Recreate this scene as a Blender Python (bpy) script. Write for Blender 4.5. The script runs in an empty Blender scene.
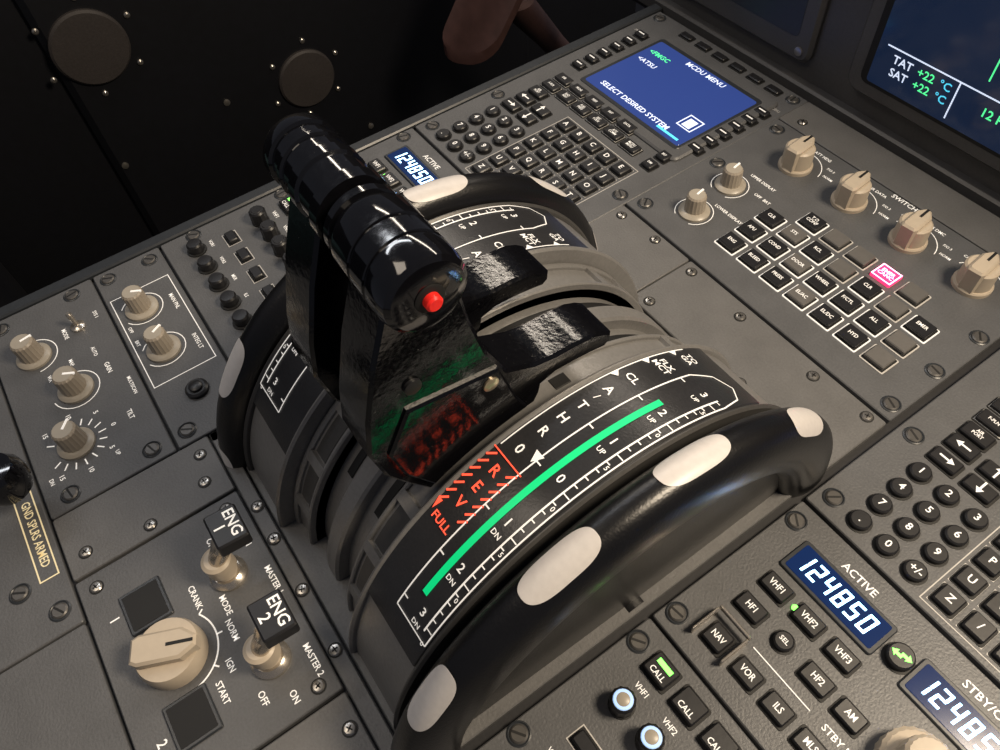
import bpy, math, random
from mathutils import Matrix, Vector
random.seed(4)
S=0.01
sc=bpy.context.scene
sc.view_settings.view_transform='Standard'
# ---------------------------------------------------------------- materials
def mat(name,col,rough=.5,metal=0,emit=None,es=0,noise=0,bump=0,nscale=300,spec=.5,coat=0,rvar=0,speck=None):
    m=bpy.data.materials.new(name);m.use_nodes=True
    nt=m.node_tree;b=nt.nodes['Principled BSDF']
    b.inputs['Base Color'].default_value=(*col,1);b.inputs['Roughness'].default_value=rough
    b.inputs['Metallic'].default_value=metal;b.inputs['Specular IOR Level'].default_value=spec
    b.inputs['Coat Weight'].default_value=coat
    if emit: b.inputs['Emission Color'].default_value=(*emit,1);b.inputs['Emission Strength'].default_value=es
    if noise or bump or rvar:
        tc=nt.nodes.new('ShaderNodeTexCoord')
        n=nt.nodes.new('ShaderNodeTexNoise');n.inputs['Scale'].default_value=nscale;n.inputs['Detail'].default_value=4
        nt.links.new(tc.outputs['Object'],n.inputs['Vector'])
        if noise:
            n2=nt.nodes.new('ShaderNodeTexNoise');n2.inputs['Scale'].default_value=nscale*.06;n2.inputs['Detail'].default_value=6
            nt.links.new(tc.outputs['Object'],n2.inputs['Vector'])
            mx=nt.nodes.new('ShaderNodeMath');mx.operation='ADD'
            nt.links.new(n.outputs[0],mx.inputs[0]);nt.links.new(n2.outputs[0],mx.inputs[1])
            r=nt.nodes.new('ShaderNodeMapRange');r.inputs['From Min'].default_value=.6;r.inputs['From Max'].default_value=1.4
            r.inputs['To Min'].default_value=1-noise;r.inputs['To Max'].default_value=1+noise
            nt.links.new(mx.outputs[0],r.inputs['Value'])
            v=nt.nodes.new('ShaderNodeVectorMath');v.operation='SCALE';v.inputs[0].default_value=col
            nt.links.new(r.outputs[0],v.inputs['Scale']);out=v.outputs[0]
            if speck:
                ns=nt.nodes.new('ShaderNodeTexNoise');ns.inputs['Scale'].default_value=speck[1];ns.inputs['Detail'].default_value=6;ns.inputs['Roughness'].default_value=.75
                nt.links.new(tc.outputs['Object'],ns.inputs['Vector'])
                rs=nt.nodes.new('ShaderNodeMapRange');rs.inputs['From Min'].default_value=speck[2];rs.inputs['From Max'].default_value=speck[2]+.03
                nt.links.new(ns.outputs[0],rs.inputs['Value'])
                mm=nt.nodes.new('ShaderNodeMix');mm.data_type='RGBA';mm.inputs[7].default_value=(*speck[0],1)
                nt.links.new(rs.outputs[0],mm.inputs[0]);nt.links.new(out,mm.inputs[6]);out=mm.outputs[2]
            nt.links.new(out,b.inputs['Base Color'])
        if rvar:
            n3=nt.nodes.new('ShaderNodeTexNoise');n3.inputs['Scale'].default_value=nscale*1.5;n3.inputs['Detail'].default_value=8;n3.inputs['Roughness'].default_value=.7
            nt.links.new(tc.outputs['Object'],n3.inputs['Vector'])
            r=nt.nodes.new('ShaderNodeMapRange');r.inputs['From Min'].default_value=.42;r.inputs['From Max'].default_value=.68
            r.inputs['To Min'].default_value=rough;r.inputs['To Max'].default_value=rough+rvar
            nt.links.new(n3.outputs[0],r.inputs['Value']);nt.links.new(r.outputs[0],b.inputs['Roughness'])
        if bump:
            bp=nt.nodes.new('ShaderNodeBump');bp.inputs['Strength'].default_value=bump;bp.inputs['Distance'].default_value=.0004
            nt.links.new(n.outputs[0],bp.inputs['Height']);nt.links.new(bp.outputs[0],b.inputs['Normal'])
    return m
M={}
M['panel']=mat('panel_grey_paint',(.100,.102,.107),.42,noise=.18,bump=.45,nscale=900)
M['plate']=mat('pedestal_plate_paint',(.128,.127,.127),.42,noise=.18,bump=.45,nscale=900)
M['base']=mat('pedestal_base_black',(.012,.012,.014),.6,noise=.2,bump=.2,nscale=500)
M['edge']=mat('edge_trim_dark',(.030,.034,.040),.35,noise=.15,bump=.1)
M['arch']=mat('quadrant_grey_metal',(.23,.225,.22),.33,metal=.3,noise=.14,bump=.3,nscale=600)
M['recess']=mat('quadrant_recess_grey',(.07,.068,.066),.4,metal=.2,noise=.14,bump=.2,nscale=600)
M['scale']=mat('scale_black_plastic',(.026,.026,.028),.28,noise=.2,bump=.2,nscale=900)
M['slot']=mat('slot_black',(.006,.006,.006),.6)
M['gloss']=mat('lever_gloss_black',(.003,.003,.004),.07,noise=.3,bump=.22,nscale=420,spec=.5,rvar=.12,speck=((.30,.30,.28),900,.675))
M['grip']=mat('grip_gloss_black',(.003,.003,.004),.07,coat=.6,noise=.3,bump=.05,nscale=300,rvar=.08,speck=((.3,.3,.3),800,.70))
M['wheel']=mat('trim_wheel_black',(.006,.006,.007),.30,noise=.2,bump=.25,nscale=900,rvar=.05)
M['patch']=mat('wheel_marker_white',(.60,.57,.55),.38,noise=.08,nscale=400,bump=.1,emit=(1,.92,.85),es=.03)
M['key']=mat('key_black',(.014,.014,.016),.38,noise=.2,bump=.1)
M['blank']=mat('blank_key_grey',(.12,.115,.11),.45,noise=.1,bump=.1)
M['white']=mat('legend_white',(.8,.78,.75),.5,emit=(1,.95,.88),es=.40)
M['dim']=mat('legend_dim',(.55,.53,.50),.5,emit=(1,.95,.88),es=.03)
M['amber']=mat('legend_cream',(.8,.7,.45),.5,emit=(1,.8,.45),es=.25)
M['red']=mat('legend_red',(.8,.05,.03),.5,emit=(1,.10,.045),es=1.3)
M['green']=mat('legend_green',(.0,.5,.16),.45,emit=(0,.85,.28),es=.5)
M['ledg']=mat('led_green',(.1,.8,.1),.4,emit=(.2,1,.1),es=3)
M['digit']=mat('digit_blue_white',(.3,.5,.9),.4,emit=(.40,.72,1),es=5.5)
M['dglass']=mat('display_window_dark',(.003,.007,.02),.15,emit=(.008,.035,.15),es=.6)
M['scr']=mat('screen_blue',(.01,.02,.08),.2,emit=(.030,.056,.22),es=1.0)
M['scrd']=mat('screen_dark_blue',(.003,.005,.014),.12,emit=(.006,.015,.042),es=.8)
M['stext']=mat('screen_text_white',(.7,.75,.9),.5,emit=(.7,.8,1),es=.9)
M['sgreen']=mat('screen_text_green',(.1,.8,.3),.5,emit=(.1,1,.35),es=.9)
M['scyan']=mat('screen_text_cyan',(.1,.6,.9),.5,emit=(.1,.7,1),es=.8)
M['knob']=mat('knob_beige',(.52,.445,.35),.42,noise=.06,bump=.06)
M['knobg']=mat('knob_warm_grey',(.35,.305,.25),.42,noise=.06,bump=.06)
M['skirt']=mat('knob_skirt',(.38,.345,.29),.35,noise=.05)
M['lit']=mat('knob_lit_blue',(.4,.5,.7),.35,emit=(.35,.6,1),es=.8)
M['screw']=mat('screw_steel',(.40,.38,.35),.28,metal=.85,noise=.15)
M['dzus']=mat('fastener_dark',(.12,.115,.11),.4,metal=.5,noise=.15)
M['chrome']=mat('switch_chrome',(.62,.57,.50),.22,metal=.85,noise=.05)
M['redbtn']=mat('red_button',(.75,.02,.015),.3,emit=(1,.03,.02),es=.14)
M['pink']=mat('lit_key_pink',(.6,.04,.12),.4,emit=(1,.035,.14),es=1.5)
M['pinkt']=mat('lit_key_pink_text',(.9,.3,.5),.4,emit=(1,.35,.55),es=5)
M['bezel']=mat('front_bezel_grey',(.080,.077,.076),.42,noise=.15,bump=.2,nscale=700)
M['wall']=mat('side_panel_black',(.004,.0045,.007),.5,noise=.25,bump=.2,nscale=120)
M['disc']=mat('vent_disc_grey',(.036,.031,.030),.6,noise=.2,bump=.3,nscale=400)
M['leather']=mat('leather_brown',(.065,.032,.028),.5,noise=.3,bump=.4,nscale=90)
M['teal']=mat('fabric_teal',(.012,.035,.04),.8,noise=.25,bump=.5,nscale=200)
M['brass']=mat('screw_brass',(.6,.5,.36),.28,metal=.8,noise=.1)
# ---------------------------------------------------------------- builder
_tc={}
def textmesh(body):
    if body in _tc: return _tc[body]
    c=bpy.data.curves.new('t','FONT');c.body=body;c.size=1;c.align_x='CENTER';c.align_y='CENTER';c.resolution_u=2;c.space_line=.85;c.offset=.014
    o=bpy.data.objects.new('t',c);sc.collection.objects.link(o)
    dg=bpy.context.evaluated_depsgraph_get();dg.update()
    me=bpy.data.meshes.new_from_object(o.evaluated_get(dg))
    r=([tuple(v.co) for v in me.vertices],[tuple(p.vertices) for p in me.polygons])
    bpy.data.objects.remove(o);bpy.data.curves.remove(c);bpy.data.meshes.remove(me)
    _tc[body]=r;return r
def empty(name,loc=(0,0,0)):
    e=bpy.data.objects.new(name,None);e.empty_display_size=.02
    e.location=[a*S for a in loc];sc.collection.objects.link(e);return e
class Bd:
    def __init__(s,name,parent=None): s.n=name;s.p=parent;s.v=[];s.f=[];s.m=[];s.ms=[]
    def mi(s,k):
        if k not in s.ms:s.ms.append(k)
        return s.ms.index(k)
    def add(s,vs,fs,k):
        o=len(s.v);s.v+=[tuple(v) for v in vs];i=s.mi(k)
        for f in fs:s.f.append(tuple(a+o for a in f));s.m.append(i)
    def rings(s,R,k,closed=True,cap0=True,cap1=True):
        n=len(R[0]);vs=[p for r in R for p in r];fs=[]
        for i in range(len(R)-1):
            for j in range(n if closed else n-1):
                j2=(j+1)%n;fs.append((i*n+j,i*n+j2,(i+1)*n+j2,(i+1)*n+j))
        if cap0:fs.append(tuple(range(n))[::-1])
        if cap1:fs.append(tuple((len(R)-1)*n+j for j in range(n)))
        s.add(vs,fs,k)
    def prism(s,pts,z0,z1,k,ch=0,T=None):
        T=T or (lambda p:p)
        R=[[T((x,y,z0)) for x,y in pts]]
        if ch:
            R.append([T((x,y,z1-ch)) for x,y in pts]);R.append([T((x,y,z1)) for x,y in offs(pts,ch)])
        else:R.append([T((x,y,z1)) for x,y in pts])
        s.rings(R,k)
    def rbox(s,cx,cy,w,h,z0,z1,k,r=.1,ch=.04,seg=3,T=None):
        s.prism(rrect(cx,cy,w,h,r,seg),z0,z1,k,ch,T)
    def lathe(s,c,prof,k,seg=28,axis='z',flute=0):
        R=[]
        for q,z in prof:
            ring=[]
            for j in range(seg):
                a=2*math.pi*j/seg;rr=q*(1-(flute if j%2 else 0))
                u,v=rr*math.cos(a),rr*math.sin(a)
                ring.append({'z':(c[0]+u,c[1]+v,c[2]+z),'x':(c[0]+z,c[1]+u,c[2]+v),'y':(c[0]+v,c[1]+z,c[2]+u)}[axis])
            R.append(ring)
        s.rings(R,k)
    def text(s,b,x,y,size,k,T=None,z=.03,sx=1):
        vs,fs=textmesh(b)
        T=T or (lambda p:p)
        s.add([T((x+v[0]*size*sx,y+v[1]*size,z)) for v in vs],fs,k)
    def flat(s,pts,k,T=None,z=.03):
        T=T or (lambda p:p);s.add([T((p[0],p[1],z)) for p in pts],[tuple(range(len(pts)))],k)
    def rect(s,x0,y0,x1,y1,k,T=None,z=.03): s.flat([(x0,y0),(x1,y0),(x1,y1),(x0,y1)],k,T,z)
    def frame(s,x0,y0,x1,y1,w,k,T=None,z=.03):
        s.rect(x0,y0,x1,y0+w,k,T,z);s.rect(x0,y1-w,x1,y1,k,T,z);s.rect(x0,y0+w,x0+w,y1-w,k,T,z);s.rect(x1-w,y0+w,x1,y1-w,k,T,z)
    def line(s,pts,w,k,T=None,z=.03):
        for a,b in zip(pts,pts[1:]):
            dx,dy=b[0]-a[0],b[1]-a[1];l=math.hypot(dx,dy) or 1;nx,ny=-dy/l*w/2,dx/l*w/2
            s.flat([(a[0]+nx,a[1]+ny),(a[0]-nx,a[1]-ny),(b[0]-nx,b[1]-ny),(b[0]+nx,b[1]+ny)],k,T,z)
    def arc(s,cx,cy,r,a0,a1,w,k,n=20,z=.03):
        P=[(cx+r*math.cos(math.radians(a0+(a1-a0)*i/n)),cy+r*math.sin(math.radians(a0+(a1-a0)*i/n))) for i in range(n+1)]
        s.line(P,w,k,z=z)
    def done(s,ang=32):
        me=bpy.data.meshes.new(s.n)
        me.from_pydata([(a*S,b*S,c*S) for a,b,c in s.v],[],s.f)
        for k in s.ms:me.materials.append(M[k])
        me.polygons.foreach_set('material_index',s.m)
        me.polygons.foreach_set('use_smooth',[True]*len(s.f));me.set_sharp_from_angle(angle=math.radians(ang));me.update()
        o=bpy.data.objects.new(s.n,me);sc.collection.objects.link(o)
        if s.p:
            o.parent=s.p;o.location=-s.p.location
        return o
def offs(P,d):
    n=len(P);A=sum(P[i][0]*P[(i+1)%n][1]-P[(i+1)%n][0]*P[i][1] for i in range(n));sg=1 if A>0 else -1
    out=[]
    for i in range(n):
        a,b,c=P[i-1],P[i],P[(i+1)%n]
        e1=(b[0]-a[0],b[1]-a[1]);e2=(c[0]-b[0],c[1]-b[1]);l1=math.hypot(*e1) or 1;l2=math.hypot(*e2) or 1
        n1=(-e1[1]/l1*sg,e1[0]/l1*sg);n2=(-e2[1]/l2*sg,e2[0]/l2*sg)
        m=(n1[0]+n2[0],n1[1]+n2[1]);q=max(.35,1+n1[0]*n2[0]+n1[1]*n2[1])
        out.append((b[0]+m[0]*d/q,b[1]+m[1]*d/q))
    return out
def rrect(cx,cy,w,h,r,seg=3):
    r=min(r,w/2-.001,h/2-.001);P=[]
    for (sx,sy,a0) in ((1,1,0),(-1,1,90),(-1,-1,180),(1,-1,270)):
        for i in range(seg+1):
            a=math.radians(a0+90*i/seg);P.append((cx+sx*(w/2-r)+r*math.cos(a),cy+sy*(h/2-r)+r*math.sin(a)))
    return P
# ---------------------------------------------------------------- small parts
def dzus(b,x,y,z=0):
    b.lathe((x,y,z),[(.50,-.05),(.50,.03),(.44,.06),(.40,.02)],'edge',20)
    b.lathe((x,y,z),[(.37,0),(.37,.06),(.30,.11)],'dzus',18)
    a=random.uniform(0,3.1);c,s_=math.cos(a),math.sin(a)
    b.prism([(x+u*c-v*s_,y+u*s_+v*c) for u,v in ((-.3,-.05),(.3,-.05),(.3,.05),(-.3,.05))],z+.10,z+.118,'slot')
def screw(b,x,y,z=0,r=.27):
    b.lathe((x,y,z),[(r*1.25,0),(r*1.25,.015),(r*1.02,.02)],'slot',16)
    b.lathe((x,y,z),[(r,0),(r,.05),(r*.8,.10),(r*.4,.12)],'screw',16)
    a=random.uniform(0,1.5)
    for t in (a,a+math.pi/2):
        c,s_=math.cos(t),math.sin(t)
        b.prism([(x+u*c-v*s_,y+u*s_+v*c) for u,v in ((-r*.5,-.03),(r*.5,-.03),(r*.5,.03),(-r*.5,.03))],z+.115,z+.132,'slot')
def plate(b,x0,y0,x1,y1,k='panel',z=0,r=.12):
    b.rbox((x0+x1)/2,(y0+y1)/2,x1-x0,y1-y0,z-.5,z,k,r,.05)
def key(b,x,y,w,h,lab='',k='key',z=0,ht=.28,ring=True,tk='white',ts=.36,tsx=.8):
    if ring:b.rbox(x,y,w+.2,h+.2,z-.02,z+.04,'slot',.12,.01)
    b.rbox(x,y,w,h,z,z+ht,k,.1,.06)
    if lab:b.text(lab,x,y,ts,tk,z=z+ht+.012,sx=tsx)
def rkey(b,x,y,r,lab='',k='key',z=0,ht=.3,ts=.5):
    b.lathe((x,y,z),[(r+.1,-.02),(r+.1,.03),(r+.02,.035)],'slot',22)
    b.lathe((x,y,z),[(r,0),(r,ht-.06),(r-.07,ht)],k,22)
    if lab:b.text(lab,x,y,ts,'white',z=z+ht+.012)
def knob_pointer(b,x,y,r=.62,h=1.5,a=90,k='knobg',sk=.95,line='white'):
    b.lathe((x,y,0),[(sk,0),(sk,.14),(sk*.86,.24),(r*1.05,.28)],'skirt',30)
    b.lathe((x,y,0),[(r*1.04,.22),(r,.5),(r*.95,h-.1),(r*.82,h)],k,36,flute=.055)
    b.lathe((x,y,0),[(r*.8,h-.02),(r*.78,h+.015)],'skirt',24)
    t=math.radians(a);c,s_=math.cos(t),math.sin(t)
    b.prism([(x+u*c-v*s_,y+u*s_+v*c) for u,v in ((0,-.06),(r*.95,-.06),(r*.95,.06),(0,.06))],h-.05,h+.04,line)
def knob_bar(b,x,y,R,h,a=90,k='knob',line='slot',base=.35,hub=0):
    b.lathe((x,y,0),[(R,0),(R,base*.7),(R*.93,base),(R*.6,base+.03)],k,36)
    t=math.radians(a);c,s_=math.cos(t),math.sin(t)
    rot=lambda P:[(x+u*c-v*s_,y+u*s_+v*c) for u,v in P]
    w=R*.46
    if hub:b.lathe((x,y,0),[(hub,base*.8),(hub*.97,h-.35),(hub*.85,h-.25)],k,32)
    P=rot([(-R*.92,-w*.75),(-R*.7,-w),(R*.55,-w),(R*1.0,-w*.35),(R*1.0,w*.35),(R*.55,w),(-R*.7,w),(-R*.92,w*.75)])
    b.prism(P,base*.9,h,k,.12)
    b.prism(rot([(R*.15,-.07),(R*.93,-.07),(R*.93,.07),(R*.15,.07)]),h-.01,h+.02,line)
SEG={'0':'abcdef','1':'bc','2':'abged','3':'abgcd','4':'fgbc','5':'afgcd','6':'afgecd','7':'abc','8':'abcdefg','9':'abcdfg'}
def seg7(b,txt,x,y,h,k,z,pitch=None):
    w=h*.5;t=h*.13;pitch=pitch or h*.82;sl=.12
    for chh in txt:
        g=h/2;e=.02
        R={'a':(e,h-t,w-e,h),'d':(e,0,w-e,t),'g':(e,g-t/2,w-e,g+t/2),'f':(0,g+e,t,h-e),'e':(0,e,t,g-e),'b':(w-t,g+e,w,h-e),'c':(w-t,e,w,g-e)}
        for q in SEG[chh]:
            a=R[q];b.flat([(x+a[0]+a[1]*sl,y+a[1]),(x+a[2]+a[1]*sl,y+a[1]),(x+a[2]+a[3]*sl,y+a[3]),(x+a[0]+a[3]*sl,y+a[3])],k,z=z)
        x+=pitch
# ---------------------------------------------------------------- pedestal body
XL,XR=-25.1,25.1
ped=empty('centre_pedestal',(0,0,-10))
b=Bd('pedestal_body',ped)
b.rbox(0,-2,50.6,64.5,-44.8,-.35,'base',.6,.2)
b.done()
b=Bd('edge_trims',ped)
b.rbox(XL-.45,-2,.9,64,-3,.12,'edge',.2,.1);b.rbox(XR+.45,-2,.9,64,-3,.12,'edge',.2,.1)
b.done()
b=Bd('cover_plates',ped)
plate(b,-10.1,8.9,-4.2,13.4,'plate');plate(b,-4.1,8.9,9.6,13.4,'plate')
plate(b,-10.1,-14.0,-9.5,8.8,'plate')
plate(b,-10.1,-13.2,9.6,8.8,'plate',z=-.06)
plate(b,-10.1,-22.1,-6.4,-14.1,'plate');plate(b,5.1,-22.1,9.6,-14.1,'plate')
plate(b,-10.1,-14.0,9.6,-13.3,'plate')
plate(b,-10.1,26.8,9.6,29.6,'plate')
plate(b,10.0,-22.1,25,-11.4,'panel')
plate(b,10.0,-32,25,-22.3,'panel')
b.done()
b=Bd('fasteners',ped)
for x,y in [(-7.5,-21.2),(-7.6,-15.2),(-4.8,-13.6),(6.3,-21),(6.2,-17),(6.5,-14.6),(8.8,-21.4),(8.8,-14.8),(-9.2,-14.8),
            (-6.6,12.9),(-5.9,9.6),(3.7,9.5),(7.6,9.6),(5.6,12.7),(8.8,12.9),(-3.2,9.5),(-3.4,12.8),(-9.4,12.7),(-9.2,9.4),
            (-9.0,-12),(-8.8,27.6),(8.5,27.6),(.2,-13.65),(9.1,-12.6),(-2.8,-13.65),(3.4,-13.65),(-7,-18.2),(0.6,12.6),(1.8,9.5)]:
    screw(b,x,y)
b.done()
# ---------------------------------------------------------------- MCDU
def mcdu(x0,first):
    e=empty('flight_computer_keypad_unit',(x0+7.4,18,0))
    b=Bd('unit_face',e)
    x1=x0+14.9
    plate(b,x0,7.3,x1,29.6,'panel')
    b.rbox(x0+8.2,23.1,11.6,9.6,0,.22,'panel',.5,.12)
    b.rbox(x0+8.25,23.05,10.1,7.9,.1,.26,'edge',.3,.04)
    for sx in (x0+.75,x1-.75):
        for y in (8.3,13.8,28.9):dzus(b,sx,y)
    b.done()
    b=Bd('screen',e)
    b.rbox(x0+8.3,23.0,9.6,7.2,.2,.29,'scr',.2,.02)
    z=.31
    L=x0+3.75;R=x0+12.9
    if first:
        b.text('MCDU MENU',x0+8.6,26.1,.62,'stext',z=z)
        b.text('<FMGC',L+1.1,25.2,.6,'sgreen',z=z);b.text('<ATSU',L+1.1,24.0,.6,'stext',z=z)
        b.text('SELECT DESIRED SYSTEM',x0+8.0,20.1,.62,'stext',z=z)
        b.frame(R-1.6,20.9,R-.3,22.3,.09,'stext',z=z);b.rect(R-1.3,21.1,R-.6,22.0,'stext',z=z);b.rect(R-2.2,19.7,R-.2,19.9,'scyan',z=z)
    b.done()
    b=Bd('keys',e)
    for i in range(6):
        y=20.3+i*1.18
        for xx in (x0+1.75,x1-1.0):
            key(b,xx,y,1.0,.62,'',ht=.3);b.rect(xx-.28,y-.05,xx+.28,y+.05,'white',z=.32)
            s_=1 if xx<x0+5 else -1
            b.rect(xx+s_*.75-.16,y-.04,xx+s_*.75+.16,y+.04,'white',z=.05)
    for i in range(6):
        key(b,x0+4.0+i*1.72,28.7,1.1,.55,'',ht=.2)
    F=[['DIR','PROG','PERF','INIT','DATA',''],['F-PLN','RAD\nNAV','FUEL\nPRED','SEC\nF-PLN','ATC\nCOMM','MCDU\nMENU']]
    for r in range(2):
        for c in range(6):
            if F[r][c]:
                key(b,x0+2.5+c*1.72,18.35-r*1.15,1.38,.8,F[r][c],ts=.28);b.frame(x0+1.78+c*1.72,17.92-r*1.15,x0+3.22+c*1.72,18.78-r*1.15,.04,'dim',z=.05)
    key(b,x0+13.2,18.2,.8,.8,'BRT',ts=.25);key(b,x0+13.2,17.0,.8,.8,'DIM',ts=.25)
    key(b,x0+2.5,16.05,1.38,.85,'AIR\nPORT',ts=.28)
    for (cx,cy,a) in ((2.5,14.95,180),(4.3,14.95,90),(2.5,13.75,0),(4.3,13.75,270)):
        key(b,x0+cx,cy,1.38,.82)
        t=math.radians(a);c,s_=math.cos(t),math.sin(t)
        P=[(-.38,-.05),(.1,-.05),(.1,-.2),(.4,0),(.1,.2),(.1,.05),(-.38,.05)]
        b.flat([(x0+cx+u*c-v*s_,cy+u*s_+v*c) for u,v in P],'white',z=.30)
    for i,ch in enumerate(['1','2','3','4','5','6','7','8','9','.','0','+/-']):
        rkey(b,x0+2.2+(i%3)*1.45,12.35-(i//3)*1.35,.48,ch,ts=.52)
    L26=list('ABCDEFGHIJKLMNOPQRSTUVWXYZ')+['/','SP','OV\nFY','CLR']
    for i,ch in enumerate(L26):
        kx,ky=x0+6.7+(i%5)*1.42,15.3-(i//5)*1.38
        key(b,kx,ky,.98,.98,ch,ts=.52 if len(ch)<2 else .34,tsx=1)
        b.frame(kx-.60,ky-.60,kx+.60,ky+.60,.04,'dim',z=.012)
    b.frame(x0+5.9,7.6,x0+13.2,16.1,.05,'dim',z=.015)
    b.done()
    b=Bd('side_annunciators',e)
    b.text('FM1',x0+.95,26.5,.3,'dim');b.text('MCDU',x1-.8,27.2,.3,'dim')
    b.done()
mcdu(-25.0,True);mcdu(10.05,False)
# ---------------------------------------------------------------- RMP
def rmp(x0,a1,a2):
    e=empty('radio_management_panel',(x0+7.4,2.5,0))
    b=Bd('panel_face',e);x1=x0+14.9
    plate(b,x0,-1.9,x1,7.1)
    for y in (6.1,-1.0):
        dzus(b,x0+.55,y);dzus(b,x1-.6,y)
    dzus(b,x1-.6,2.6)
    for xs in (1.7,7.9):
        b.rbox(x0+xs+2.2,4.9,4.9,1.8,0,.12,'edge',.15,.05)
        b.rbox(x0+xs+2.2,4.9,4.5,1.45,.1,.15,'dglass',.1,.01)
    seg7(b,a1,x0+1.85,4.45,.92,'digit',.17,.66);seg7(b,a2,x0+8.05,4.45,.92,'digit',.17,.66)
    b.text('ACTIVE',x0+4.0,6.2,.52,'white');b.text('STBY/CRS',x0+10.2,6.2,.52,'white')
    b.text('STBY NAV',x0+8.0,.55,.42,'white')
    b.line([(x0+3.4,.55),(x0+6.4,.55)],.05,'white');b.line([(x0+9.4,.55),(x0+12,.55)],.05,'white')
    b.done()
    b=Bd('keys',e)
    for i,t in enumerate(('VHF1','VHF2','VHF3')):
        key(b,x0+2.2+i*1.75,3.1,1.25,.8,t,ts=.42);
    b.lathe((x0+3.25,3.1,0),[(.14,0),(.14,.08),(.06,.13)],'ledg',12)
    key(b,x0+2.2,1.6,1.25,.8,'HF1',ts=.42);rkey(b,x0+3.95,1.65,.42,'SEL',ts=.3);key(b,x0+5.75,1.6,1.25,.8,'HF2',ts=.42);key(b,x0+7.4,1.6,1.15,.8,'AM',ts=.42)
    for i,t in enumerate(('VOR','ILS','MLS','ADF','BFO')):key(b,x0+4.0+i*1.62,-.45,1.15,.8,t,ts=.42)
    key(b,x0+2.3,-.4,1.0,.95,'NAV',ts=.4,ht=.3)
    for s_ in (-1,1):b.rbox(x0+2.3+s_*.82,-.35,.12,1.5,0,.6,'chrome',.05,.03)
    b.rbox(x0+2.3,.5,1.7,.14,.4,.6,'chrome',.05,.03)
    rkey(b,x0+7.05,4.9,.55,'',ht=.4)
    for s_ in (1,-1):
        P=[(-.05,.06),(.2,.06),(.2,-.04),(.42,.14),(.2,.32),(.2,.2),(-.05,.2)]
        b.flat([(x0+7.05+s_*u,4.83+v-(0 if s_>0 else .14)) for u,v in (P if s_>0 else P[::-1])],'ledg',z=.42)
    b.done()
    b=Bd('tuning_knob',e)
    b.lathe((x0+9.9,2.0,0),[(1.35,0),(1.35,.8),(1.2,.95),(.95,1.0)],'knob',48,flute=.03)
    b.lathe((x0+9.9,2.0,0),[(.9,.9),(.88,1.9),(.75,2.05),(.3,2.08)],'knob',40,flute=.04)
    b.lathe((x0+13.2,2.2,0),[(.4,0),(.4,.15),(.15,.2),(.2,1.2),(.1,1.3)],'chrome',18)
    b.done()
rmp(-25.0,'124850','124850');rmp(10.05,'124850','124850')
# ---------------------------------------------------------------- ACP
def acp(x0,lit):
    e=empty('audio_control_panel',(x0+7.4,-6.5,0))
    b=Bd('panel_face',e);x1=x0+14.9
    plate(b,x0,-11.25,x1,-2.05)
    for y in (-3.1,-9.2):
        dzus(b,x0+.5,y);dzus(b,x1-.6,y)
    b.done()
    b=Bd('keys',e)
    names=['VHF1','VHF2','VHF3','HF1','HF2','INT','CAB']
    for i in range(7):
        x=x0+1.95+i*1.64
        key(b,x,-3.15,1.2,1.0,'',ht=.35);b.text('CALL',x,-3.4,.36,'white',z=.365,sx=.9)
        if i==0:b.rect(x-.38,-3.08,x+.38,-2.86,'ledg',z=.365)
        b.text(names[i],x+.1,-4.25,.36,'white',sx=.85)
    for i in range(5):
        x=x0+2.3+i*1.9;key(b,x,-7.35,.95,.6,'',ht=.3);b.frame(x-.62,-7.8,x+.62,-6.9,.05,'dim')
    b.text('RESET',x0+12.2,-8.0,.34,'white')
    b.done()
    b=Bd('volume_knobs',e)
    for i in range(7):
        x=x0+2.0+i*1.64
        b.lathe((x,-5.25,0),[(.56,0),(.56,.1),(.4,.12)],'slot',20)
        b.lathe((x,-5.25,0),[(.53,.05),(.53,.85),(.44,.95)],'key',24,flute=.06)
        if lit and i<2:
            b.lathe((x,-5.25,0),[(.42,.93),(.38,.99),(.30,1.0)],'lit',20)
            b.lathe((x,-5.25,0),[(.29,.99),(.22,1.03)],'skirt',16)
        else:b.lathe((x,-5.25,0),[(.36,.93),(.3,.98)],'key',20)
        x=x0+1.9+i*1.78
        b.lathe((x,-9.5,0),[(.6,0),(.6,.08),(.45,.12)],'slot',20)
        b.lathe((x,-9.5,0),[(.48,.05),(.48,.55),(.4,.66),(.2,.68)],'key',24)
        b.text(['VOR1','VOR2','MKR','ILS','MLS','ADF1','ADF2'][i],x,-8.55,.3,'white',sx=.85)
    b.done()
acp(-25.0,False);acp(10.05,True)
# ---------------------------------------------------------------- lighting + radar panels (left)
e=empty('lighting_control_panel',(-17.5,-13.4,0))
b=Bd('panel_face',e);plate(b,-25,-15.55,-10.2,-11.4)
for x,y in((-24.2,-12.2),(-24.2,-14.8),(-11.0,-12.1),(-11.0,-14.8)):dzus(b,x,y)
for x,t in((-20.6,'MAIN PNL'),(-16.9,'INTEG LT')):
    b.arc(x,-13.9,1.2,-60,240,.05,'white');b.text(t,x+.6,-12.15,.34,'white',sx=.9)
b.frame(-22.3,-15.3,-14.6,-11.7,.05,'white')
b.text('OFF',-19.4,-15.0,.28,'white');b.text('BRT',-18.2,-15.0,.28,'white')
b.done()
b=Bd('dimmer_knobs',e);knob_pointer(b,-20.6,-13.9,a=60);knob_pointer(b,-16.9,-13.9,a=120)
b.lathe((-13.1,-13.4,0),[(.62,0),(.62,.2),(.5,.28)],'key',24);b.lathe((-13.1,-13.4,0),[(.36,.2),(.36,.4),(.25,.46)],'key',20)
b.done()
e=empty('weather_radar_panel',(-17.5,-18.9,0))
b=Bd('panel_face',e);plate(b,-25,-22.1,-10.2,-15.7)
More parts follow.
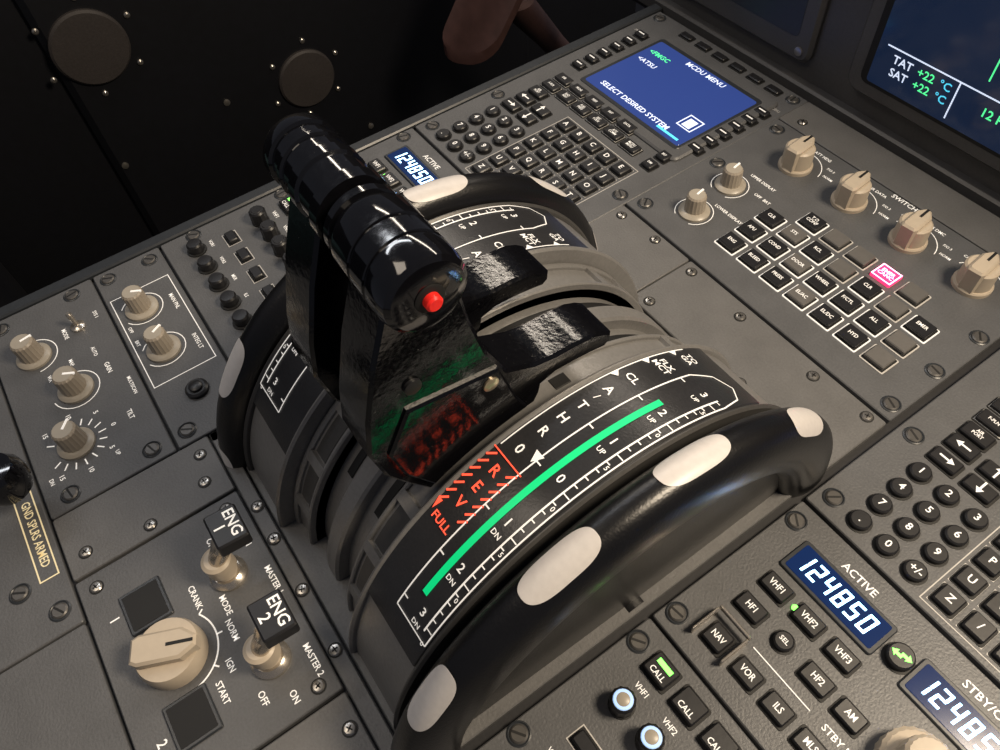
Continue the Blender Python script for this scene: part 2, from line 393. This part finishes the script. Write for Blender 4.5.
for x,y in((-24.3,-17.0),(-24.2,-21.2),(-11.0,-16.7),(-11.0,-20.9)):dzus(b,x,y)
def ticks(cx,cy,r0,r1,a0,a1,n,k='white'):
    for i in range(n):
        a=math.radians(a0+(a1-a0)*i/(n-1));b.line([(cx+r0*math.cos(a),cy+r0*math.sin(a)),(cx+r1*math.cos(a),cy+r1*math.sin(a))],.07,k)
kn=[(-20.9,-20.1),(-17.2,-18.8),(-13.7,-19.8)]
b.arc(kn[1][0],kn[1][1],1.25,-80,200,.05,'white')
b.arc(kn[0][0],kn[0][1],1.25,0,200,.05,'white')
ticks(kn[2][0],kn[2][1],1.15,1.55,-60,240,15)
for i,t in enumerate(('15','10','5','0','5','10','15')):
    a=math.radians(220-i*43);b.text(t,kn[2][0]+1.95*math.cos(a),kn[2][1]+1.95*math.sin(a),.36,'white')
for t,x,y,s_ in(('GAIN',-17.6,-16.9,.38),('TILT',-13.8,-16.9,.38),('MULTISCAN',-15.6,-16.2,.28),('AUTO',-19.2,-17.2,.3),('WX',-18.8,-19.8,.3),('MAP',-19.2,-18.5,.3),('MODE',-21.5,-18.2,.34),('SYS 1',-21.9,-16.3,.3),('UP',-11.9,-18.2,.3),('DN',-12.2,-21.5,.3)):
    b.text(t,x,y,s_,'white',sx=.9)
b.done()
b=Bd('selector_knobs',e)
for (x,y),a in zip(kn,(100,60,140)):knob_pointer(b,x,y,r=.66,h=1.45,a=a)
b.lathe((-21.6,-17.4,0),[(.42,0),(.42,.12),(.2,.18),(.13,.25),(.17,1.1),(.1,1.2)],'chrome',16)
b.done()
# ---------------------------------------------------------------- engine master panel
e=empty('engine_master_panel',(-.6,-18,0))
b=Bd('panel_face',e);plate(b,-6.25,-22.1,4.95,-14.1)
for x,y in((-5.5,-21.3),(-5.6,-14.9),(4.2,-21.4),(4.3,-14.9)):screw(b,x,y)
rx,ry=-.45,-19.4
b.arc(rx,ry,1.85,0,125,.07,'white')
ticks(rx,ry,1.85,2.1,0,125,4)
for t,x,y,s_ in(('CRANK',-2.35,-17.75,.40),('MODE',-1.2,-16.75,.40),('NORM',.0,-16.95,.40),('IGN',1.35,-17.6,.40),('START',2.2,-18.3,.40),
    ('ON',-3.5,-14.75,.42),('OFF',-4.3,-16.2,.42),('MASTER 1',-1.0,-14.5,.40),('MASTER 2',3.2,-14.6,.40),('ON',4.1,-15.9,.42),('OFF',3.4,-17.0,.42),('1',-3.5,-21.1,.6),('2',2.6,-21.1,.6)):
    b.text(t,x,y,s_,'white',sx=.9)
for x in(-3.3,2.4):
    b.rbox(x,-19.7 ,2.1,1.9,0,.12,'edge',.1,.05);b.rbox(x,-19.7,1.8,1.6,.1,.14,'slot',.05,.01)
b.done()
b=Bd('mode_selector_knob',e);knob_bar(b,rx,ry,1.42,1.5,a=66,base=.95,line='slot');b.done()
for i,x in enumerate((-2.45,2.15)):
    b=Bd('master_switch_%d'%(i+1),e)
    y=-16.05
    b.lathe((x,y,0),[(.85,0),(.85,.2),(.7,.35),(.62,.4)],'chrome',30)
    b.lathe((x,y,0),[(.5,.35),(.5,.8),(.66,.9),(.66,1.7),(.5,1.8)],'knob',28)
    R=[]
    for t,rr in((0,.46),(.3,.5),(.6,.52),(.7,.62),(1,.62)):
        cy=y+t*1.0;cz=1.6+t*1.4
        R.append([(x+rr*math.cos(2*math.pi*j/24),cy+rr*math.sin(2*math.pi*j/24)*.9,cz) for j in range(24)])
    b.rings(R,'chrome')
    th=math.radians(-6)
    def T(p,x=x,y=y,th=th):
        yy,zz=p[1],p[2];return(x+p[0],y+1.15+yy*math.cos(th)-zz*math.sin(th),2.95+yy*math.sin(th)+zz*math.cos(th))
    b.rbox(0,0,1.75,1.4,0,.75,'key',.12,.08,T=T)
    b.text('ENG\n%d'%(i+1),0,0,.68,'white',T=T,z=.77)
    b.done()
# ---------------------------------------------------------------- speed brake panel
e=empty('speed_brake_panel',(-10,-27,0))
b=Bd('panel_face',e);plate(b,-25,-32,-4.3,-22.25);plate(b,-4.2,-32,9.6,-22.25)
for x,y in((-7.3,-24.3),(-5.4,-23.0),(2.4,-23.4),(8.6,-23.4)):dzus(b,x,y)
b.text('GND SPLRS ARMED',-9.9,-22.95,.58,'amber',sx=.80);b.frame(-12.6,-23.42,-7.2,-22.5,.07,'amber')
b.rbox(-14.2,-27.0,1.6,7,0,.06,'slot',.2,.01)
b.done()
b=Bd('lever_knob',e)
R=[]
for t in(0,1):
    R.append([(-14.0+2.2*t+.35*math.cos(2*math.pi*j/20),-24.6+1.6*t+.35*math.sin(2*math.pi*j/20),-.2+2.6*t) for j in range(20)])
b.rings(R,'key')
b.lathe((-11.6,-22.6,0),[(.5,1.6),(1.0,1.8),(1.2,2.4),(1.15,3.0),(.9,3.5),(.3,3.6)],'grip',36)
b.done()
# ---------------------------------------------------------------- ECAM control panel
e=empty('display_control_panel',(-.3,20,0))
b=Bd('panel_face',e);plate(b,-10.1,13.6,9.6,26.7)
for x,y in((-9.3,14.5),(9.0,14.4),(9.0,17.7),(9.0,21.2),(-9.3,25.8),(8.9,25.8),(-9.3,20.5)):dzus(b,x,y)
KX=[-6.1,-1.9,2.3,6.5];KY=24.0
b.text('SWITCHING',.6,26.4,.46,'white')
for x,t in zip(KX,('ATT HDG','AIR DATA','EIS DMC','ECAM/ND')):
    b.text(t,x+.5,25.95,.32,'white',sx=.9);b.arc(x,KY,1.6,10,150,.05,'white')
    b.text('CAPT 3',x-1.2,25.5,.26,'white',sx=.9);b.text('F/O 3',x+1.7,25.3,.26,'white',sx=.9);b.text('NORM',x+2.05,24.6,.26,'white',sx=.9)
for (x,y) in((-7.3,19.6),(-6.95,16.3)):b.arc(x,y,1.15,-60,240,.05,'white')
b.text('UPPER DISPLAY',-6.2,21.3,.32,'white',sx=.9);b.text('OFF  BRT',-5.2,20.2,.3,'white');b.text('LOWER DISPLAY',-5.5,17.7,.32,'white',sx=.9)
b.done()
b=Bd('selector_knobs',e)
for x in KX:knob_bar(b,x,KY,1.05,1.75,a=95,base=.3,hub=.92)
for (x,y) in((-7.3,19.6),(-6.95,16.3)):knob_pointer(b,x,y,r=.62,h=1.35,a=100)
b.done()
b=Bd('page_keys',e)
lab=[['ENG','BLEED','PRESS','EL/AC','EL/DC','HYD',''],['APU','COND','DOOR','WHEEL','F/CTL','ALL',''],['CLR','STS','RCL','','CLR','','EMER'],['','T.O\nCONF','','','','','']]
for r in range(4):
    for c in range(7):
        x=-3.65+c*1.75;y=16.1+r*1.6
        if r==3 and c in(0,6):continue
        if r==3 and c==4:
            b.rbox(x,y,1.3,1.15,0,.2,'pink',.08,.05);b.frame(x-.62,y-.55,x+.62,y+.55,.07,'pinkt',z=.21);b.text('EMER\nCANC',x,y,.34,'pinkt',z=.22);continue
        l=lab[r][c]
        b.rbox(x,y,1.48,1.34,0,.05,'white' if l else 'dim',.08,.01)
        b.rbox(x,y,1.34,1.20,.02,.08,'slot',.06,.01)
        b.rbox(x,y,1.18,1.04,.02,.32,'blank' if (not l or (c+r)%4==3) else 'key',.08,.05)
        if l:b.text(l,x,y,.33,'white',z=.335,sx=.85)
b.done()
# ---------------------------------------------------------------- quadrant
CX,CY,CZ=.3,-2.2,-1.5
def P2(r,a):
    a=math.radians(a);return(CY+r*math.cos(a),CZ+r*math.sin(a))
def ARC(R):
    def T(p):
        a=math.radians(p[1]);rr=R+p[2];return(p[0],CY+rr*math.cos(a),CZ+rr*math.sin(a))
    return T
def band(b,x0,x1,r,a0,a1,k,rin=2,ch=.06,n=64):
    x0,x1=min(x0,x1),max(x0,x1)
    R=[]
    for i in range(n+1):
        a=a0+(a1-a0)*i/n
        c=[(x0,rin),(x0,r-ch),(x0+ch,r),(x1-ch,r),(x1,r-ch),(x1,rin)]
        R.append([(x,)+P2(q,a) for x,q in c])
    b.rings(R,k)
e=empty('thrust_lever_quadrant',(CX,CY,5))
b=Bd('housing_arches',e)
band(b,CX-.5,CX+.5,10.1,2,178,'arch',ch=.12)
band(b,CX-7.6,CX+7.6,9.5,2,178,'arch')
for s_ in(1,-1):
    band(b,CX+s_*.95,CX+s_*1.35,9.56,40,140,'slot',ch=.01)
    band(b,CX+s_*1.8,CX+s_*3.4,10.1,2,178,'arch',ch=.15)
    band(b,CX+s_*1.8,CX+s_*2.0,10.28,2,178,'arch')
    band(b,CX+s_*3.1,CX+s_*3.4,10.32,2,178,'arch',ch=.1)
    for a in(32,46,126,142,158):
        band(b,CX+s_*1.9,CX+s_*3.2,10.28,a,a+3,'arch',n=4)
    for a in(129.5,145.5):
        band(b,CX+s_*2.1,CX+s_*3.0,10.13,a,a+12,'recess',n=8)
    band(b,CX+s_*2.2,CX+s_*2.8,10.14,83,87,'slot',n=4)
    band(b,CX+s_*3.4,CX+s_*3.66,11.06,4,176,'arch',ch=.1)
    band(b,CX+s_*3.6,CX+s_*7.1,10.98,48,146,'scale')
    band(b,CX+s_*3.6,CX+s_*7.1,10.80,4,48.2,'arch');band(b,CX+s_*3.6,CX+s_*7.1,10.80,145.8,176,'arch')
    band(b,CX+s_*7.1,CX+s_*7.35,11.05,4,176,'recess',ch=.1)
b.done(25)
b=Bd('scale_markings',e)
T=ARC(11.0)
def atext(t,x,a,size,k,sx=1):
    vs,fs=textmesh(t);b.add([T((x+v[0]*size*sx,a-math.degrees(v[1]*size/11),.02)) for v in vs],fs,k)
def aline(x0,a0,x1,a1,w,k,n=None):
    n=n or max(1,int(abs(a1-a0)/2))
    dx=x1-x0;dy=(a1-a0)*.192;l=math.hypot(dx,dy);nx=-dy/l*w/2;ny=dx/l*w/2/.192
    for i in range(n):
        p,q=i/n,(i+1)/n
        A=(x0+dx*p,a0+(a1-a0)*p);B=(x0+dx*q,a0+(a1-a0)*q)
        b.add([T((u,v,.02)) for u,v in((A[0]+nx,A[1]+ny),(A[0]-nx,A[1]-ny),(B[0]-nx,B[1]-ny),(B[0]+nx,B[1]+ny))],[(0,1,2,3)],k)
for s_ in(1,-1):
    X=lambda d:CX+s_*d
    for t,a,sz in(('TO\nGA',57.5,.42),('FLX\nMCT',66,.42),('CL',75,.50),('A',81,.55),('/',84,.4),('T',87.5,.55),('H',92,.55),('R',96.5,.55),('0',102,.56)):
        atext(t,X(4.35),a,sz,'white')
    for a in(60,68.5,77):
        b.add([T((X(3.75),a-1.1,.02)),T((X(3.75),a+1.1,.02)),T((X(4.0),a,.02))],[(0,1,2)],'white')
    for t,a in(('R',108),('E',112.3),('V',116.6)):atext(t,X(4.4),a,.6,'red')
    atext('FULL',X(4.4),121.8,.46,'red')
    for dx in(-.72,.48):
        for i in range(7):
            a=106+i*2;aline(X(4.4)+dx-.02,a+1.2,X(4.4)+dx+.26,a-.4,.08,'red',1)
    aline(X(4.4)-.78,105,X(4.4)+.82,105,.05,'red',1)
    aline(X(3.74),56,X(3.74),104,.05,'white')
    b.add([T((X(3.74)-.1,119,.03)),T((X(3.74)+.14,119,.03)),T((X(3.74)+.02,121.5,.03))],[(0,1,2)],'red')
    g=X(5.75)
    if s_>0: aline(g,74,g,133,.27,'green')
    aline(X(5.1),62,X(5.1),140,.06,'white');aline(X(5.1),62,X(5.45),56,.06,'white',3);aline(X(5.45),56,X(6.2),53.3,.06,'white',2)
    aline(X(6.2),53.3,X(6.8),56,.06,'white',2);aline(X(6.8),56,X(7.0),62,.06,'white',3);aline(X(7.0),62,X(7.0),140,.06,'white')
    aline(X(5.1),140,X(7.0),140,.06,'white',1)
    aline(X(6.62),62,X(6.62),138,.07,'white')
    for i,a in enumerate((65,77,89,101,113,125,137)):
        t=['3','2','1','0','1','2','3'][i]
        atext(t,g+.42*s_,a-1.2,.5,'white')
        if i!=3:atext('UP' if i<3 else 'DN',g+.43*s_,a+1.8,.30,'white')
        for k in range(-2,3):
            aa=a+k*2.4
            if 62<aa<139:aline(X(6.62),aa,X(6.62+(.2 if k else .33)),aa,.05,'white',1)
        aline(X(5.1),a,X(5.35),a,.06,'white',1)
        atext(['.5','0','5','0','5','0','0'][i],X(6.84),a+3.3,.28,'white')
    b.add([T((X(5.0)-.22,99.6,.03)),T((X(5.0)+.22,99.6,.03)),T((X(5.0),102,.03))],[(0,1,2)],'white')
b.done()
# ---------------------------------------------------------------- trim wheels
def wheel(s_):
    X=CX+(8.6 if s_>0 else -8.35);e=empty('pitch_trim_wheel',(X,CY,CZ))
    R0=10.35;ax,ar=.98,1.5
    b=Bd('rim',e)
    n=120;m=32;vs=[];fs=[]
    for i in range(n):
        th=2*math.pi*i/n
        for j in range(m):
            ph=2*math.pi*j/m
            c,s2=math.cos(ph),math.sin(ph)
            dx=ax*math.copysign(abs(c)**.9,c);dr=ar*math.copysign(abs(s2)**.95,s2)
            rr=R0+dr;vs.append((X+dx,CY+rr*math.cos(th),CZ+rr*math.sin(th)))
    for i in range(n):
        for j in range(m):
            fs.append((i*m+j,i*m+(j+1)%m,((i+1)%n)*m+(j+1)%m,((i+1)%n)*m+j))
    b.add(vs,fs,'wheel');b.done(80)
    b=Bd('web_disc',e);b.lathe((X,CY,CZ),[(1.5,-.5),(1.5,-.2),(9.5,-.15),(9.5,.15),(1.5,.2),(1.5,.5)],'wheel',64,axis='x');b.done()
    b=Bd('grip_markers',e)
    for a0,po in((48 if s_>0 else 44,-16 if s_>0 else -8),(81 if s_>0 else 79,8 if s_>0 else 2),(109,-3),(141.5,-3),(174,0),(207,0),(240,0),(273,0),(306,0),(339,0),(12,0)):
        vs=[];fs=[];nu,nv=28,12
        for iu in range(nu+1):
            u=math.sin(math.pi*(iu/nu-.5));w=(max(0,1-abs(u)**3.2))**.42
            for iv in range(nv+1):
                v=(-1+2*iv/nv)*w
                ph=math.radians(90+s_*po)+v*math.radians(34);th=math.radians(a0+u*7.6)
                c,s2=math.cos(ph),math.sin(ph)
                dx=(ax+.03)*math.copysign(abs(c)**.9,c);dr=(ar+.03)*math.copysign(abs(s2)**.95,s2)
                rr=R0+dr;vs.append((X+dx,CY+rr*math.cos(th),CZ+rr*math.sin(th)))
        for iu in range(nu):
            for iv in range(nv):
                q=iu*(nv+1)+iv;fs.append((q,q+1,q+nv+2,q+nv+1))
        b.add(vs,fs,'patch')
    b.done(80)
wheel(1);wheel(-1)
# ---------------------------------------------------------------- thrust levers
GY,GZ=-6.4,18.1
def lever(s_):
    e=empty('thrust_lever',(CX+s_*1.9,GY,12))
    b=Bd('lever_arm',e)
    pf=[P2(10.42,a) for a in range(121,91,-4)]
    pf+=[P2(10.9,91.5),P2(11.3,91)]
    pf+=[P2(11.5,a) for a in(88,84,80)]
    pf+=[P2(11.5,76.5),P2(11.8,75.3),P2(12.15,75.6),P2(12.35,77.5)]
    pf+=[P2(12.5,a) for a in(80,84,88)]+[P2(12.7,92)]
    pf+=[(-3.8,11.8),(-4.5,13.4),(-4.9,15.2),(-5.2,17.5),(-7.4,17.5),(-8.2,15.5),(-8.9,13.2),(-9.2,11.6),(-8.9,9.9),(-8.3,8.7)]
    xa,xb=CX+s_*.95,CX+s_*2.9
    xa,xb=min(xa,xb),max(xa,xb);ch=.12
    q=offs(pf,ch)
    b.rings([[(xa,y,z) for y,z in q],[(xa+ch,y,z) for y,z in pf],[(xb-ch,y,z) for y,z in pf],[(xb,y,z) for y,z in q]],'gloss')
    ck=[P2(10.7,a) for a in range(119,93,-4)]+[(-3.6,10.2),(-4.2,12.4),(-7.6,13.0),(-8.6,11.2),(-8.3,9.6)]
    xo=xb if s_>0 else xa
    q=offs(ck,.1);d=.16*s_
    b.rings([[(xo-d*.2,y,z) for y,z in ck],[(xo+d*.5,y,z) for y,z in ck],[(xo+d,y,z) for y,z in q]],'gloss')
    b.lathe((xo+d,-4.6,11.9),[(.30,-.2*s_),(.30,.06*s_),(.16,.12*s_)],'brass',20,axis='x')
    b.lathe((xo+d*.6,-7.2,13.9),[(.3,-.2*s_),(.3,.02*s_),(.15,.05*s_)],'key',18,axis='x')
    b.done(30)
    b=Bd('hand_grip',e)
    if s_>0:
        prof=[(1.05,.2),(1.2,.25),(1.2,.5),(1.08,.55),(1.08,.7),(1.28,.85),(1.31,.95),(1.31,1.8),(1.25,1.83),(1.25,1.93),(1.31,1.96),(1.31,2.6),(1.25,2.63),(1.25,2.73),(1.31,2.77),(1.31,3.35),(1.24,3.6),(1.1,3.72),(.8,3.76)]
    else:
        prof=[(1.0,-.1),(1.22,-.15),(1.22,-.6),(1.10,-.65),(1.10,-1.5),(1.18,-1.6),(1.18,-2.0),(1.08,-2.05),(1.08,-2.6),(1.16,-2.65),(1.16,-2.8),(1.08,-2.85),(1.08,-3.3),(1.18,-3.35),(1.18,-3.75),(1.05,-3.98),(.75,-4.05)]
    b.lathe((CX,GY,GZ),prof,'grip',48,axis='x')
    x=prof[-1][1]
    b.lathe((CX+x,GY,GZ),[(.45,-.1*s_),(.45,.03*s_),(.38,.06*s_)],'slot',24,axis='x')
    b.lathe((CX+x,GY,GZ),[(.25,0),(.25,.25*s_),(.19,.31*s_)],'redbtn' if s_>0 else 'key',24,axis='x')
    b.done(30)
lever(1);lever(-1)
# ---------------------------------------------------------------- front instrument panel
FY=30.8
def F(p):return(p[0],FY-p[2],p[1])
e=empty('main_instrument_panel',(0,FY,12))
b=Bd('panel_board',e)
b.rbox(0,15,60,33,-3,0,'bezel',.4,.1,T=F)
b.rbox(0,-.2,60,1.1,-.5,.7,'bezel',.3,.15,T=F)
b.rbox(-18.3,11,13.6,19,0,.5,'bezel',.8,.25,T=F)
b.rbox(-18.3,11.3,11.2,16.4,.3,.53,'edge',.4,.02,T=F)
for x in(-24.2,-12.4):b.lathe((x,FY-.5,2.3),[(.3,0),(.3,-.1),(.15,-.12)],'screw',16,axis='y')
b.done()
e=empty('system_display_screen',(0,FY,12))
b=Bd('bezel',e)
b.rbox(1.2,12.2,19.4,20.8,.02,.6,'bezel',1.0,.25,T=F)
b.rbox(1.2,12.2,17.4,18.9,.5,.63,'slot',.5,.02,T=F)
b.done()
b=Bd('screen',e)
b.rbox(1.2,12.0,16.4,18.0,.6,.66,'scrd',.2,.01,T=F)
z=.69
b.text('TAT',-5.1,5.0,.72,'stext',T=F,z=z);b.text('SAT',-5.1,4.2,.72,'stext',T=F,z=z)
b.text('+22',-3.5,5.0,.72,'sgreen',T=F,z=z);b.text('+22',-3.5,4.2,.72,'sgreen',T=F,z=z)
b.text('°C',-2.2,5.0,.7,'scyan',T=F,z=z);b.text('°C',-2.2,4.2,.7,'scyan',T=F,z=z)
b.rect(-6.4,5.6,8.9,5.69,'stext',T=F,z=z);b.rect(-1.5,3.3,-1.41,5.6,'stext',T=F,z=z);b.rect(3.9,3.3,4.0,5.6,'stext',T=F,z=z)
b.text('12 H 04',1.5,4.7,.76,'sgreen',T=F,z=z)
b.line([(-.1,6.4),(-.1,8.6),(2.4,8.6)],.09,'sgreen',T=F,z=z);b.text('GW',5,4.6,.7,'stext',T=F,z=z)
b.text('4',.7,7.4,.8,'scyan',T=F,z=z)
for y in(8,10,12,14,16):b.text('---',3.5,y,.6,'scyan',T=F,z=z)
b.done()
# ---------------------------------------------------------------- surroundings
b=Bd('wall_left')
b.rbox(25,-10,150,80,-3,0,'wall',1,.2,T=lambda p:(-60+p[2],p[0]-40,p[1]))
b.rbox(55,-12,52,46,0,1.2,'wall',3,.6,T=lambda p:(-60+p[2],p[0]-40,p[1]))
for (y,z) in((-24,12),(-14,8),(3,9),(2,-14),(-10,-16),(18,-2),(17,-24),(0,-27),(26,-9)):
    b.lathe((-58.8 if y>-11 and z<11 else -60,y,z),[(.35,0),(.35,.12),(.15,.2)],'screw',12,axis='x')
b.done()
for (y,z,r) in((-7.5,-4,3.4),(11,-15,3.2)):
    e=empty('ventilation_disc',(-58.8,y,z))
    b=Bd('disc_face',e);b.lathe((-58.8,y,z),[(r,0),(r,.3),(r*.94,.5),(r*.5,.55)],'disc',48,axis='x');b.done()
    b=Bd('disc_screws',e)
    for k in range(6):
        a=math.radians(k*60+20);b.lathe((-58.8,y+1.3*r*math.cos(a),z+1.3*r*math.sin(a)),[(.28,0),(.28,.15),(.15,.25)],'screw',12,axis='x')
    b.done()
b=Bd('floor');b.rbox(0,0,220,200,-47,-45,'wall',1,.1);b.done()
e=empty('rudder_pedal',(-42,24,-8))
b=Bd('pedal_pad',e)
def TP(p):
    return(-43+p[0]*.9+p[1]*.1,26+p[0]*.5+p[1]*.55,-3.5+p[1]*.85-p[2]*.8+p[0]*.1)
b.rbox(0,0,6,14,0,2.2,'leather',2.5,.8,seg=6,T=TP);b.done()
b=Bd('pedal_arm',e)
R=[]
for t,r in((0,2.0),(.15,1.5),(.5,1.5),(1,2.2)):
    R.append([(-43-2*t+r*math.cos(2*math.pi*j/20),28+30*t+r*math.sin(2*math.pi*j/20),-6-39*t) for j in range(20)])
b.rings(R,'leather');b.done()
e=empty('pilot_seat',(-50,-32,-20))
b=Bd('seat_base',e);b.rbox(-50,-37,12,26,-45,-9,'wall',4,2,seg=6);b.done()
b=Bd('seat_cushion',e);b.rbox(-50,-36.5,12,27.5,-9,-1.5,'teal',4,2.5,seg=6);b.done()
# ---------------------------------------------------------------- lights
def area(n,loc,tgt,size,e_,col,sy=None):
    l=bpy.data.lights.new(n,'AREA');l.size=size;l.energy=e_;l.color=col
    if sy:l.shape='RECTANGLE';l.size_y=sy
    o=bpy.data.objects.new(n,l);sc.collection.objects.link(o);o.location=loc
    o.rotation_euler=(Vector(tgt)-Vector(loc)).to_track_quat('-Z','Y').to_euler();return o
area('overhead_dome_light',(.42,.34,.72),(.02,.08,0),.22,9.2,(1,.83,.62))
area('cabin_light',(-.3,-.5,1.2),(0,0,0),.4,2.4,(1,.86,.70))
area('flood_light',(-.55,.62,.80),(0,.05,0),1.0,3.0,(1,.88,.74),.05)
area('overhead_strip_light',(-.75,.0,1.05),(0,0,0),1.0,2.4,(.92,.95,1),.05)
w=bpy.data.worlds.new('cockpit_ambient');sc.world=w;w.use_nodes=True
w.node_tree.nodes['Background'].inputs[0].default_value=(.78,.82,1,1);w.node_tree.nodes['Background'].inputs[1].default_value=.09
# ---------------------------------------------------------------- camera
cd=bpy.data.cameras.new('camera');cd.sensor_width=36;cd.lens=27.36;cd.clip_start=.01
co=bpy.data.objects.new('camera',cd);sc.collection.objects.link(co)
m=Matrix(((.5678,-.6507,.5041,.16),(.8209,.4940,-.2866,-.114),(-.0625,.5765,.8147,.325),(0,0,0,1)))
co.matrix_world=m;sc.camera=co
